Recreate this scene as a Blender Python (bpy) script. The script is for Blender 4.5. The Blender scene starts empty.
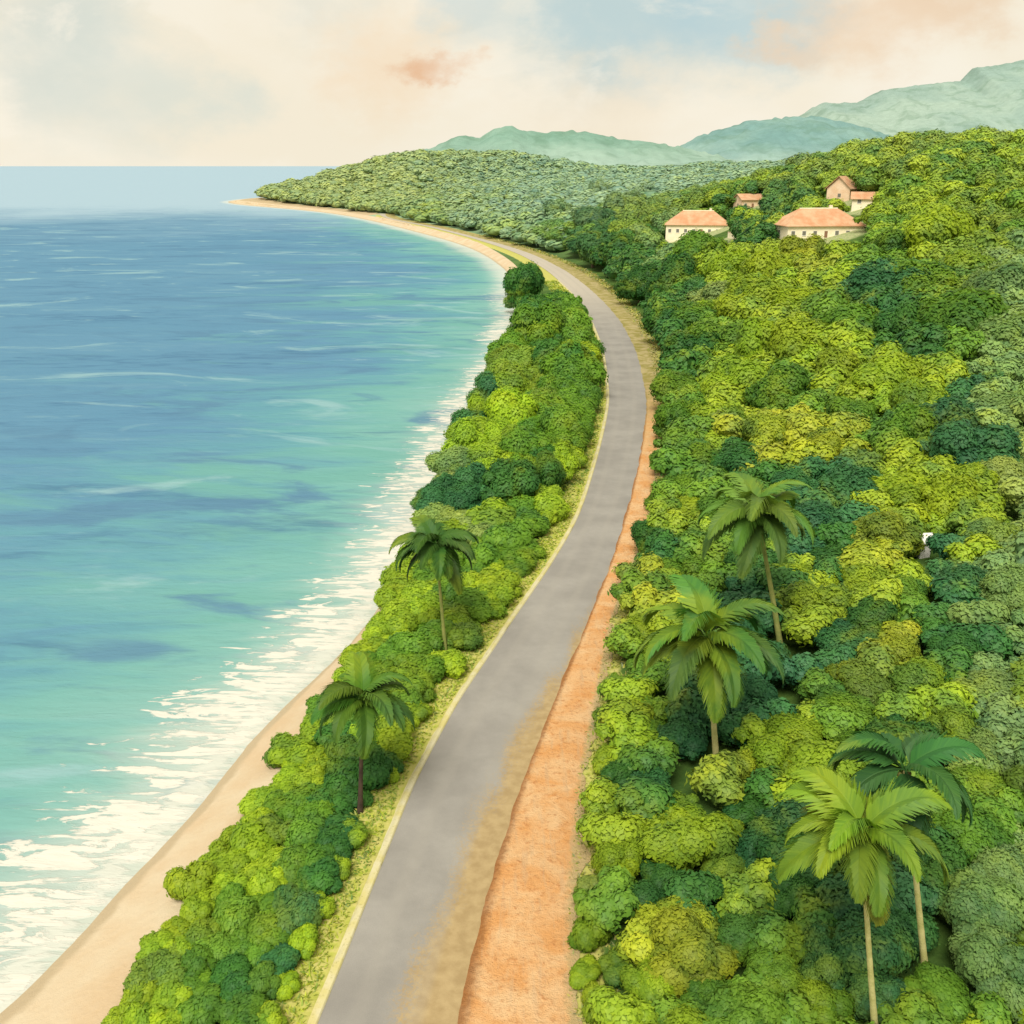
import bpy, math, random
import numpy as np
from mathutils import Vector, Matrix

random.seed(11); rng = np.random.default_rng(11)
S = bpy.context.scene
COL = S.collection
R = math.radians

# ------------------------------------------------------------------ camera geometry
F = 1000.0; CAMH = 45.0; PITCH = math.atan((512-165)/F)
cp, sp = math.cos(PITCH), math.sin(PITCH)
def ray(px, py):
    u = (px-512)/F; v = (512-py)/F
    return (u, cp+v*sp, -sp+v*cp)
def unz(px, py, z=0.0):
    d = ray(px, py); t = (z-CAMH)/d[2]
    return (d[0]*t, d[1]*t)
def proj(x, y, z):
    zc = z-CAMH
    dep = y*cp - zc*sp; up = y*sp + zc*cp
    return 512+F*x/dep, 512-F*up/dep, dep

SEA = -3.0
# plan curves of the coast road, the verge and the shore: x as a function of y
def curve(pts, z):
    w = sorted([unz(a, b, z)[::-1] for a, b in pts])
    ys = np.array([p[0] for p in w]); xs = np.array([p[1] for p in w])
    return ys, xs
def smooth_fn(ys, xs, lo=20, hi=1500, extra=()):
    for a, b in extra:
        ys = np.append(ys, a); xs = np.append(xs, b)
    i = np.argsort(ys); ys = ys[i]; xs = xs[i]
    # resample on log-y, smooth, to take the corners out
    ly = np.linspace(math.log(lo), math.log(ys[-1]), 900)
    v = np.interp(ly, np.log(ys), xs)
    m = (v[1]-v[0])
    # extrapolate the near end linearly in y
    y0, y1 = ys[0], ys[1]; sl = (xs[1]-xs[0])/(y1-y0)
    near = np.exp(ly) < y0
    v[near] = xs[0]+(np.exp(ly)[near]-y0)*sl
    k = np.hanning(41); k /= k.sum()
    vp = np.concatenate([2*v[0]-v[1:21][::-1], v, 2*v[-1]-v[-21:-1][::-1]])
    v = np.convolve(vp, k, 'valid')
    e = np.exp(ly)
    return lambda y: np.interp(y, e, v)

roadL = smooth_fn(*curve([(318,1024),(372,890),(416,780),(459,700),(513,620),(578,520),(597,460),(610,400),(604,350),(592,320),(580,302),(566,287),(548,271),(524,256),(498,246),(468,237),(430,227),(380,217)],0), extra=[(1100,-140),(1400,-250),(2500,-330)])
roadR = smooth_fn(*curve([(458,1024),(487,890),(522,780),(554,700),(588,620),(624,520),(639,460),(647,400),(636,350),(620,320),(604,302),(588,287),(567,271),(538,256),(509,246),(476,237),(437,227),(384,217)],0), extra=[(1100,-131),(1400,-240),(2500,-318)])
sholR = smooth_fn(*curve([(576,1024),(574,890),(582,780),(597,700),(610,620),(641,540),(653,500),(657,460),(660,400),(654,350),(637,320),(621,300),(604,285),(582,270),(553,257),(522,246),(488,237),(447,227),(392,217)],0), extra=[(1100,-120),(1400,-228),(2500,-300)])
shore = smooth_fn(*curve([(0,1012),(70,950),(115,890),(185,825),(222,780),(272,710),(322,675),(366,628),(402,575),(412,540),(442,490),(477,425),(507,370),(522,320),(519,292),(506,268),(476,249),(438,237),(380,222),(330,212),(270,207),(222,204)],SEA), extra=[(1480,-420),(1620,-395),(1800,-340),(2200,-265),(3000,-100),(6000,3000),(45000,45000)])
vegX0 = smooth_fn(*curve([(100,1024),(140,960),(186,890),(234,830),(270,780),(306,730),(342,680),(372,630),(394,590),(408,555)],-1.2))
def vegX(y):
    y = np.asarray(y, float); s = shore(y)
    k = np.clip((y-105)/15, 0, 1)
    w = np.where(y > 480, 3+np.clip((y-480)*.012, 0, 14), 1.0)
    return np.where(y < 105, vegX0(np.minimum(y, 106)), (1-k)*vegX0(np.full_like(y, 106.))+k*(s+w)) if True else 0

def sstep(a, b, x):
    t = np.clip((x-a)/(b-a), 0, 1); return t*t*(3-2*t)
def vnoise(x, y, seed=0):
    x = np.asarray(x, float); y = np.asarray(y, float)
    xi = np.floor(x).astype(np.int64); yi = np.floor(y).astype(np.int64)
    fx = x-xi; fy = y-yi
    def h(a, b):
        n = (a*374761393 + b*668265263 + seed*974711) & 0xffffffff
        n = ((n ^ (n >> 13))*1274126177) & 0xffffffff
        return ((n ^ (n >> 16)) & 0xffff)/65535.0
    ux = fx*fx*(3-2*fx); uy = fy*fy*(3-2*fy)
    return (h(xi,yi)*(1-ux)+h(xi+1,yi)*ux)*(1-uy)+(h(xi,yi+1)*(1-ux)+h(xi+1,yi+1)*ux)*uy
def fbm(x, y, seed=0, o=4):
    s = 0; a = .5
    for i in range(o):
        s = s+a*vnoise(np.asarray(x)*2**i, np.asarray(y)*2**i, seed+i); a *= .5
    return s

def terrain(X, Y):
    X = np.asarray(X, float); Y = np.asarray(Y, float)
    L = roadL(Y); O = sholR(Y); sh = shore(Y); vg = vegX(Y)
    # seaward side
    t1 = np.clip((L-3.5-X)/np.maximum(L-3.5-vg, .5), 0, 1)
    z = -1.2*t1**.8
    t2 = np.clip((vg-X)/np.maximum(vg-sh, .5), 0, 1)
    z = z - 1.9*t2
    z = z - np.clip((sh-X)*.12, 0, 9)
    # inland slope
    s = np.interp(Y, [30, 90, 200, 400, 700, 1000, 1500], [.06, .11, .26, .36, .19, .10, .06])
    d = np.maximum(0, X-O-3)
    raw = s*d*sstep(0, 18, d)
    up = 78*(1-np.exp(-raw/78))
    up = up + sstep(10, 60, d)*(fbm(X/70, Y/70, 3)-.47)*10*np.clip(Y/300, .15, 1)
    up = up + 13*np.exp(-((X-165)/60)**2-((Y-470)/120)**2)
    hump = np.interp(X, [-376, -350, -313, -268, -225, -165, -90, 0, 160], [0, 3, 9, 19, 31, 44, 45, 32, 6])
    up = up + hump*np.exp(-((Y-1480)/130)**2)
    z = z + np.where(X > np.where(Y > 1040, sh+10, O), up, 0)
    # land falls to the sea beyond the headland
    z = z*np.where(X > sh, 1, 1)
    back = sstep(1560, 2000, Y)
    z = np.where(X > sh, z*(1-back*.6), z)
    return z
def T(x, y): return float(terrain(x, y))
def hit(px, py, off=0.0):
    d = ray(px, py)
    t = 20.0; prev = t
    while t < 3500:
        if CAMH+d[2]*t <= T(d[0]*t, d[1]*t)+off: break
        prev = t; t *= 1.012
    for _ in range(18):
        m = .5*(prev+t)
        if CAMH+d[2]*m <= T(d[0]*m, d[1]*m)+off: t = m
        else: prev = m
    return d[0]*t, d[1]*t, T(d[0]*t, d[1]*t), t

# ------------------------------------------------------------------ object helpers
def link(o, parent=None):
    COL.objects.link(o)
    if parent is not None: o.parent = parent
    return o
def mesh_np(name, V, faces, mat, smooth=True, attrs=None, normals=None, uv=None):
    """faces: list of index lists or an (n,k) array"""
    me = bpy.data.meshes.new(name)
    V = np.asarray(V, np.float32)
    if isinstance(faces, np.ndarray):
        n, k = faces.shape
        me.vertices.add(len(V)); me.vertices.foreach_set('co', V.ravel())
        me.loops.add(n*k); me.polygons.add(n)
        me.loops.foreach_set('vertex_index', faces.ravel().astype(np.int32))
        me.polygons.foreach_set('loop_start', (np.arange(n)*k).astype(np.int32))
        me.update(calc_edges=True)
    else:
        me.from_pydata(V.tolist(), [], [list(map(int, f)) for f in faces])
    if smooth: me.polygons.foreach_set('use_smooth', np.ones(len(me.polygons), bool))
    if attrs:
        for k_, a in attrs.items():
            a = np.asarray(a, np.float32)
            if a.ndim == 1:
                at = me.attributes.new(k_, 'FLOAT', 'POINT'); at.data.foreach_set('value', a)
            else:
                at = me.attributes.new(k_, 'FLOAT_COLOR', 'POINT'); at.data.foreach_set('color', a.ravel())
    if normals is not None:
        me.normals_split_custom_set_from_vertices(normals.tolist())
    me.materials.append(mat)
    me.update()
    return me
def obj(name, me, parent=None): return link(bpy.data.objects.new(name, me), parent)
def empty(name, loc, label, cat, group=None, rz=0, sc=None):
    o = bpy.data.objects.new(name, None); COL.objects.link(o)
    o.empty_display_size = .2
    o.location = loc; o.rotation_euler = (0, 0, rz)
    if sc: o.scale = sc
    o['label'] = label; o['category'] = cat
    if group: o['group'] = group
    return o

class MB:
    def __init__(s): s.v = []; s.f = []
    def add(s, V, Fs):
        b = len(s.v); s.v += [tuple(p) for p in V]; s.f += [[b+i for i in f] for f in Fs]
    def box(s, x0, x1, y0, y1, z0, z1):
        s.add([(x0,y0,z0),(x1,y0,z0),(x1,y1,z0),(x0,y1,z0),(x0,y0,z1),(x1,y0,z1),(x1,y1,z1),(x0,y1,z1)],
              [(3,2,1,0),(4,5,6,7),(0,1,5,4),(1,2,6,5),(2,3,7,6),(3,0,4,7)])
    def tube(s, pts, rad, n=8, cap=True):
        rings = []
        for i, p in enumerate(pts):
            p = Vector(p)
            a = Vector(pts[max(i-1,0)]); b = Vector(pts[min(i+1,len(pts)-1)])
            t = (b-a).normalized()
            u = t.cross(Vector((0,1,0.01))).normalized(); w = t.cross(u)
            r = rad[i]
            rings.append([p+u*r*math.cos(2*math.pi*k/n)+w*r*math.sin(2*math.pi*k/n) for k in range(n)])
        V = [q for r_ in rings for q in r_]
        Fs = [(i*n+k, i*n+(k+1)%n, (i+1)*n+(k+1)%n, (i+1)*n+k) for i in range(len(pts)-1) for k in range(n)]
        if cap: Fs.append(tuple(range((len(pts)-1)*n, len(pts)*n)))
        s.add(V, Fs)
    def build(s, name, mat, parent=None, smooth=False, mesh_only=False):
        me = mesh_np(name, s.v, s.f, mat, smooth)
        return me if mesh_only else obj(name, me, parent)

# ------------------------------------------------------------------ materials
def mat(name, rough=.8, spec=.2):
    m = bpy.data.materials.new(name); m.use_nodes = True
    nt = m.node_tree; b = nt.nodes['Principled BSDF']
    b.inputs['Roughness'].default_value = rough
    b.inputs['Specular IOR Level'].default_value = spec
    return m, nt, b
class N:
    """tiny wrapper for wiring nodes"""
    def __init__(s, nt): s.nt = nt
    def n(s, t, **k):
        o = s.nt.nodes.new(t)
        for a, b in k.items(): setattr(o, a, b)
        return o
    def set(s, sock, v):
        if isinstance(v, bpy.types.NodeSocket): s.nt.links.new(v, sock)
        elif isinstance(v, (tuple, list)) and len(v) == 3 and sock.type == 'RGBA': sock.default_value = (*v, 1)
        else: sock.default_value = v
    def math(s, op, a, b=0.0, clamp=False):
        o = s.n('ShaderNodeMath', operation=op, use_clamp=clamp); s.set(o.inputs[0], a); s.set(o.inputs[1], b); return o.outputs[0]
    def mix(s, f, a, b, mode='MIX'):
        o = s.n('ShaderNodeMix', data_type='RGBA', blend_type=mode); s.set(o.inputs[0], f); s.set(o.inputs[6], a); s.set(o.inputs[7], b); return o.outputs[2]
    def range(s, v, a, b, c=0.0, d=1.0, smooth=True):
        o = s.n('ShaderNodeMapRange'); o.interpolation_type = 'SMOOTHSTEP' if smooth else 'LINEAR'
        s.set(o.inputs[0], v); o.inputs[1].default_value = a; o.inputs[2].default_value = b; o.inputs[3].default_value = c; o.inputs[4].default_value = d; return o.outputs[0]
    def noise(s, vec, scale, detail=4, rough=.55, dist=0.0):
        o = s.n('ShaderNodeTexNoise'); s.set(o.inputs['Vector'], vec); o.inputs['Scale'].default_value = scale; o.inputs['Detail'].default_value = detail; o.inputs['Roughness'].default_value = rough; o.inputs['Distortion'].default_value = dist; return o.outputs['Fac']
    def map(s, vec, sc=(1,1,1), loc=(0,0,0), rot=(0,0,0)):
        o = s.n('ShaderNodeMapping'); s.set(o.inputs[0], vec); o.inputs['Scale'].default_value = sc; o.inputs['Location'].default_value = loc; o.inputs['Rotation'].default_value = rot; return o.outputs[0]
    def ramp(s, f, stops):
        o = s.n('ShaderNodeValToRGB'); s.set(o.inputs[0], f); e = o.color_ramp.elements
        while len(e) < len(stops): e.new(.5)
        for i, (p, c) in enumerate(stops): e[i].position = p; e[i].color = (*c, 1)
        return o.outputs[0]
    def attr(s, name): return s.n('ShaderNodeAttribute', attribute_name=name)
    def bump(s, h, strength, dist=.1):
        o = s.n('ShaderNodeBump'); s.set(o.inputs['Height'], h); o.inputs['Strength'].default_value = strength; o.inputs['Distance'].default_value = dist; return o.outputs[0]
    def pos(s): return s.n('ShaderNodeNewGeometry').outputs['Position']
def lin(r, g, b, k=1.0):
    f = lambda c: (c/255/12.92 if c <= 10 else ((c/255+.055)/1.055)**2.4)
    return (f(r)*k, f(g)*k, f(b)*k)
K = .56      # sRGB seen in daylight -> base colour

def simple(name, c1, c2, scale, rough=.85, bump=.2, detail=6):
    m, nt, b = mat(name, rough); n = N(nt)
    p = n.pos(); f = n.noise(p, scale, detail)
    f2 = n.noise(p, scale*9, 4)
    g = n.range(f, .3, .7)
    c = n.mix(g, c1, c2)
    c = n.mix(.35, c, n.mix(f2, (.35,.35,.35), (.65,.65,.65)), 'OVERLAY')
    n.set(b.inputs['Base Color'], c)
    n.set(b.inputs['Normal'], n.bump(f2, bump))
    return m

# foliage: the object's own colour, clump and leaf tints on top
def foliage_mat(name, use_obj=True, trans=.38):
    m, nt, b = mat(name, .55, .25); n = N(nt)
    base = n.n('ShaderNodeObjectInfo').outputs['Color'] if use_obj else n.attr('tone').outputs['Color']
    t = n.attr('tint').outputs['Fac']
    # uneven wash of pigment over the crown
    p = n.pos()
    w = n.noise(p, .22, 3)
    hu = n.noise(p, .12, 5, .6, .6)
    base = n.mix(n.range(hu,.50,.66,0,.85), base, n.mix(.6, base, (.26,.34,.02)))
    base = n.mix(n.range(hu,.48,.34,0,.85), base, n.mix(.6, base, (.03,.14,.05)))
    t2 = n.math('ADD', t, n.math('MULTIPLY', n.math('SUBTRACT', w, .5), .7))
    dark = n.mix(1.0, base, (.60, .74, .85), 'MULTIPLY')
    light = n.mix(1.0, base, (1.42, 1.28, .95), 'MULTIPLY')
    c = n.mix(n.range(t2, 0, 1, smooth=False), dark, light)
    n.set(b.inputs['Base Color'], c)
    out = nt.nodes['Material Output']
    tr = n.n('ShaderNodeBsdfTranslucent'); n.set(tr.inputs[0], n.mix(1.0, c, (1.1, 1.15, .7), 'MULTIPLY'))
    mx = n.n('ShaderNodeMixShader'); mx.inputs[0].default_value = trans
    nt.links.new(b.outputs[0], mx.inputs[1]); nt.links.new(tr.outputs[0], mx.inputs[2]); nt.links.new(mx.outputs[0], out.inputs[0])
    return m
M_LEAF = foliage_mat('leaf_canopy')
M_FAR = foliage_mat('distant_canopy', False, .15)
M_FROND = foliage_mat('palm_frond_green', True, .3)
M_GRASS = foliage_mat('grass_blades', False, .3)
M_BARK = simple('bark', (.10,.075,.05), (.20,.15,.09), 3.0, .9, .5)
M_PALE_TRUNK = simple('pale_palm_trunk', (.40,.38,.13), (.55,.50,.22), 1.5, .8, .4)
M_DARK_TRUNK = simple('dark_palm_trunk', (.045,.03,.022), (.09,.06,.04), 1.5, .85, .4)
M_GREEN_TRUNK = simple('green_palm_trunk', (.20,.24,.06), (.30,.30,.09), 1.5, .8, .4)
M_COCO = simple('coconut_husk', (.16,.18,.04), (.28,.22,.06), 3.0, .5, .1)
M_WALL = simple('cream_plaster', lin(246,232,200,.95), lin(252,240,212,.98), .5, .9, .1)
M_WALLP = simple('peach_plaster', lin(244,206,168,.85), lin(248,220,188,.9), .5, .9, .1)
M_GLASS, _nt, _b = mat('window_glass', .15, .5); _b.inputs['Base Color'].default_value = (.20,.19,.16,1)
M_WOOD = simple('painted_wood', (.22,.12,.07), (.30,.17,.10), 2.0, .7, .1)
M_WHITE = simple('white_paint', (.72,.70,.64), (.80,.78,.72), 1.0, .7, .05)
def tile_mat():
    m, nt, b = mat('terracotta_tiles', .8); n = N(nt)
    tc = n.n('ShaderNodeTexCoord').outputs['Object']
    f = n.noise(tc, .35, 5); f2 = n.noise(tc, 3, 3)
    c = n.mix(n.range(f,.3,.7), lin(232,164,116,.68), lin(240,198,156,.74))
    wv = n.n('ShaderNodeTexWave', wave_type='BANDS', bands_direction='X'); n.set(wv.inputs[0], tc); wv.inputs['Scale'].default_value = 1.6
    wv.inputs['Distortion'].default_value = .6
    c = n.mix(n.math('MULTIPLY', wv.outputs['Fac'], .25), c, lin(170,90,58,.5))
    c = n.mix(n.math('MULTIPLY', f2, .35), c, lin(240,205,165,.6))
    n.set(b.inputs['Base Color'], c); n.set(b.inputs['Normal'], n.bump(wv.outputs['Fac'], .3))
    return m
M_TILE = tile_mat()

# ------------------------------------------------------------------ the setting
def grid_mesh(name, rows, xs_fn, z_fn, mat_, attrs_fn=None):
    """rows: y values; xs_fn(y)->x array (all the same length)"""
    X = np.array([xs_fn(y) for y in rows]); Y = np.repeat(np.array(rows)[:,None], X.shape[1], 1)
    Z = z_fn(X, Y)
    V = np.stack([X, Y, Z], -1).reshape(-1, 3)
    r, c = X.shape
    i = np.arange(r*c).reshape(r, c)
    Fq = np.stack([i[:-1,:-1], i[:-1,1:], i[1:,1:], i[1:,:-1]], -1).reshape(-1, 4)
    me = mesh_np(name, V, Fq, mat_, True, attrs_fn(X, Y) if attrs_fn else None)
    o = obj(name, me); o['kind'] = 'structure'
    return o

# forest floor / ground
def ground_mat():
    m, nt, b = mat('forest_floor', .95, .1); n = N(nt)
    p = n.pos()
    f = n.noise(p, .12, 5); f2 = n.noise(p, 1.3, 4)
    c = n.mix(n.range(f,.35,.65), (.03,.08,.016), (.07,.14,.025))
    c = n.mix(n.math('MULTIPLY', f2, .6), c, (.10,.16,.03))
    lw = n.math('ADD', n.attr('lawn').outputs['Fac'], n.math('MULTIPLY', n.math('SUBTRACT', n.noise(p,.15,4), .5), .8))
    c = n.mix(n.range(lw,.35,.7), c, n.mix(n.range(f2,.3,.7), lin(176,198,128,.52), lin(214,214,160,.58)))
    c = n.mix(n.attr('haze').outputs['Fac'], c, (.30,.43,.28))  # far floor blended to a pale haze colour, lightening the gaps between crowns
    v = n.attr('verge').outputs['Fac']
    vv = n.math('ADD', v, n.math('MULTIPLY', n.math('SUBTRACT', n.noise(p, .45, 5), .5), .9))
    gcol = n.mix(n.range(f2,.3,.7), lin(200,206,92,.62), lin(226,216,132,.64))
    c = n.mix(n.range(vv,.35,.65), c, gcol)
    sd = n.attr('sand').outputs['Fac']
    c = n.mix(n.range(sd,.3,.7), c, lin(232,208,165,.55))
    n.set(b.inputs['Base Color'], c); n.set(b.inputs['Normal'], n.bump(f2,.5,.3))
    return m
LAWNS = [hit(a,b)[:2]+(q,) for a,b,q in [(697,236,19),(745,236,14),(816,238,19),(748,209,10),(842,200,10),(866,206,10)]]
def g_attrs(X, Y):
    L = roadL(Y); O = sholR(Y); vg = vegX(Y)
    verge = np.where((X < L+2) & (X > L-9), 1-sstep(2.2, 4.2, L-X-np.clip((Y-150)/60,0,2)), 0)
    verge = np.maximum(verge, np.where(X >= L, 1-sstep(.3, 3.0, X-O), 0))
    verge = verge*(1-sstep(940, 1040, Y))
    sand = 1-sstep(-.5, 1.2, X-vg)
    fl = shore(Y)+np.interp(Y,[500,1000,1250,1450,1600],[12,22,34,44,36])+3
    sand = np.where(Y > 1000, 1-sstep(-4, 8, X-fl), sand)
    lawn = np.zeros_like(X)
    for (a, b, q) in LAWNS: lawn = np.maximum(lawn, 1-sstep(q*.6, q*1.3, np.hypot(X-a, Y-b)))
    return {'lawn': lawn.ravel(), 'haze': (sstep(430, 1000, Y)*.9).ravel(), 'verge': verge.ravel(), 'sand': sand.ravel()}
rows = np.concatenate([np.geomspace(14, 2000, 300), np.geomspace(2100, 45000, 24)])
def gx(y):
    L = float(roadL(min(y,2400))); O = float(sholR(min(y,2400)))
    s = float(shore(y)) if y < 3000 else L-60
    a = np.linspace(-1.3*y-120, s-6, 12)
    b_ = np.linspace(s-4, L-.6, 60); c = np.linspace(L, O, 8)
    e = O+np.linspace(.02, 1, 110)**1.5*(max(1.3*y+150, 60))
    return np.concatenate([a, b_, c, e])
grid_mesh('ground', rows, gx, lambda X, Y: np.where(Y > 2000, -6.0+0*X, terrain(X, Y)-.02), ground_mat(), g_attrs)

# beach sand
def beach_mat():
    m, nt, b = mat('beach_sand', .9, .15); n = N(nt)
    p = n.pos(); f = n.noise(p, .18, 4); f2 = n.noise(p, 2.2, 5); f3 = n.noise(p, 14, 3)
    c = n.mix(n.range(f,.3,.7), lin(242,224,188,.62), lin(236,206,162,.60))
    c = n.mix(n.math('MULTIPLY', f2, .3), c, lin(245,228,200,.6))
    w = n.attr('wet').outputs['Fac']
    w2 = n.math('ADD', w, n.math('MULTIPLY', n.math('SUBTRACT', n.noise(p,.35,4),.5), .5))
    c = n.mix(n.range(w2,.45,.75), c, lin(226,204,164,.54))
    n.set(b.inputs['Base Color'], c); n.set(b.inputs['Normal'], n.bump(n.math('ADD', f2, n.math('MULTIPLY', f3, .4)), .35, .25))
    n.set(b.inputs['Roughness'], n.range(w2,.45,.8,.9,.45))
    return m
def b_attrs(X, Y):
    sh = shore(Y); vg = vegX(Y)
    return {'wet': (1-np.clip((X-sh)/np.maximum((vg-sh)*.45,.8),0,1)).ravel()}
brow = np.geomspace(20, 1500, 260)
grid_mesh('beach', brow, lambda y: np.linspace(float(shore(y))-5, float(vegX(y))+2.2, 30),
          lambda X, Y: terrain(X, Y)+.03+.10*fbm(X/3, Y/3, 9)*np.clip((vegX(Y)+1.2-X)/1.5, -1, 1), beach_mat(), b_attrs)

# sea
def sea_mat():
    m, nt, b = mat('sea_water', .28, .5); n = N(nt)
    p = n.pos()
    d = n.attr('offshore').outputs['Fac']; fy = n.attr('distance').outputs['Fac']
    str1 = n.noise(n.map(p, (.012,.05,.05), rot=(0,0,.12)), 1, 5, .6, .4)
    str2 = n.noise(n.map(p, (.045,.16,.1), rot=(0,0,.2)), 1, 5, .6, .6)
    lump = n.noise(n.map(p, (.006,.014,.01)), 1, 3)
    str3 = n.noise(n.map(p, (.10,.34,.1), rot=(0,0,.25)), 1, 4, .6, .5)
    # depth: log of distance offshore, washed about by the noises
    ld = n.math('LOGARITHM', n.math('ADD', n.math('MAXIMUM', d, 0.0), 1.0), 10)
    ld = n.math('ADD', ld, n.math('MULTIPLY', n.math('SUBTRACT', str2, .5), .75))
    ld = n.math('ADD', ld, n.math('MULTIPLY', n.math('SUBTRACT', lump, .5), 1.3))
    ld = n.math('MULTIPLY', ld, 1/2.6)
    c = n.ramp(ld, [(0.0, lin(222,232,214,.52)), (.26, lin(190,222,212,.52)), (.38, lin(150,212,202,.54)), (.48, lin(126,194,188,.60)), (.58, lin(108,176,190,.60)), (.70, lin(100,158,192,.60)), (.90, lin(104,160,194,.60))])
    # broad dark and pale bands out on the water
    st = n.math('ADD', n.math('MULTIPLY', str1, .6), n.math('MULTIPLY', str3, .4))
    c = n.mix(n.range(st, .52, .72, 0, .25), c, lin(158,206,214,.56))
    c = n.mix(n.range(st, .49, .34, 0, .6), c, lin(70,128,174,.5))
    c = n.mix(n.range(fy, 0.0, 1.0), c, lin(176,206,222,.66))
    pt = n.noise(n.map(p, (.010,.026,.01), rot=(0,0,.25), loc=(4,2,0)), 1, 5, .6, 1.5)
    pt2 = n.noise(n.map(p, (.022,.05,.02), rot=(0,0,.3), loc=(1,7,0)), 1, 5, .6, 1.2)
    nearc = n.range(d, 150, 20)
    c = n.mix(n.math('MULTIPLY', n.range(pt,.52,.64,0,.75), nearc), c, lin(120,190,180,.60))
    c = n.mix(n.range(pt2,.56,.70,0,.7), c, lin(168,212,216,.60))
    c = n.mix(n.range(pt2,.47,.33,0,.8), c, lin(96,150,186,.56))
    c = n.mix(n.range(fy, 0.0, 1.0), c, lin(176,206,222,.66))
    # broken white water thinning out from the beach
    wash = n.math('MULTIPLY', n.range(n.math('ADD', d, n.math('MULTIPLY', n.math('SUBTRACT', str3, .5), 16)), 13.0, 1.0), .58)
    c = n.mix(wash, c, lin(226,236,222,.66))
    # foam
    fq = n.noise(n.map(p, (.16,.62,.2), rot=(0,0,.33)), 1, 6, .62, 1.2)
    fq2 = n.noise(n.map(p, (.9,1.6,1)), 1, 4, .6)
    fm = n.math('ADD', fq, n.math('MULTIPLY', n.math('SUBTRACT', fq2, .5), .18))
    band = n.math('MULTIPLY', n.range(d, -1.5, 1.5), n.range(n.math('ADD', d, n.math('MULTIPLY', n.math('SUBTRACT', lump, .5), 22)), 4.0, 18.0, 1, 0))
    thr = n.math('SUBTRACT', .75, n.math('MULTIPLY', band, .295))
    foam = n.range(n.math('SUBTRACT', fm, thr), 0.0, .06)
    edge = n.range(n.math('ABSOLUTE', n.math('SUBTRACT', n.math('ADD', d, n.math('MULTIPLY', n.math('SUBTRACT', fq, .5), 9)), 1.0)), .5, 1.6, 1, 0)
    foam = n.math('MAXIMUM', foam, n.math('MULTIPLY', edge, .55))
    foam = n.math('MULTIPLY', foam, n.attr('surf').outputs['Fac'])
    c = n.mix(n.math('MULTIPLY', foam, .93), c, (.62,.60,.52))
    n.set(b.inputs['Base Color'], c)
    n.set(b.inputs['Roughness'], n.math('ADD', .3, n.math('MULTIPLY', foam, .5)))
    b.inputs['Specular IOR Level'].default_value = .10
    df = n.n('ShaderNodeBsdfDiffuse'); gl = n.n('ShaderNodeBsdfGlossy'); gl.inputs['Roughness'].default_value = .32
    n.set(df.inputs['Color'], c)
    ms = n.n('ShaderNodeMixShader'); ms.inputs[0].default_value = .07
    nt.links.new(df.outputs[0], ms.inputs[1]); nt.links.new(gl.outputs[0], ms.inputs[2]); nt.links.new(ms.outputs[0], nt.nodes['Material Output'].inputs[0])
    h = n.math('ADD', n.math('MULTIPLY', str3, 1.0), n.math('MULTIPLY', n.noise(n.map(p,(.35,.9,1)),1,4), .5))
    h = n.math('ADD', h, n.math('MULTIPLY', foam, .4))
    nb = n.bump(h, .4, .8); n.set(df.inputs['Normal'], nb); n.set(gl.inputs['Normal'], nb)
    return m
def s_attrs(X, Y):
    sh = shore(Y); e = 2.0
    sl = (shore(Y+e)-shore(Y-e))/(2*e)
    d = (sh-X)/np.sqrt(1+np.clip(sl, -3, 3)**2)
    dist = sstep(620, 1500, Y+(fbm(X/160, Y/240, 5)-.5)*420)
    surf = 1-.75*sstep(300, 460, Y)
    return {'offshore': d.ravel(), 'distance': dist.ravel(), 'surf': surf.ravel()}
srow = np.concatenate([np.geomspace(18, 1800, 420), np.geomspace(1850, 44000, 60)])
def sx(y):
    s = float(shore(y))+7 if y < 1480 else float(shore(y))+30
    w = np.linspace(0, 1, 110)**2.2
    return (s-w*(.75*y+160+max(0, s)))[::-1]
grid_mesh('sea', srow, sx, lambda X, Y: SEA+.0*X+.07*(fbm(X/5, Y/2.2, 21)-.5)*np.clip(300/Y,0,1), sea_mat(), s_attrs)

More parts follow.
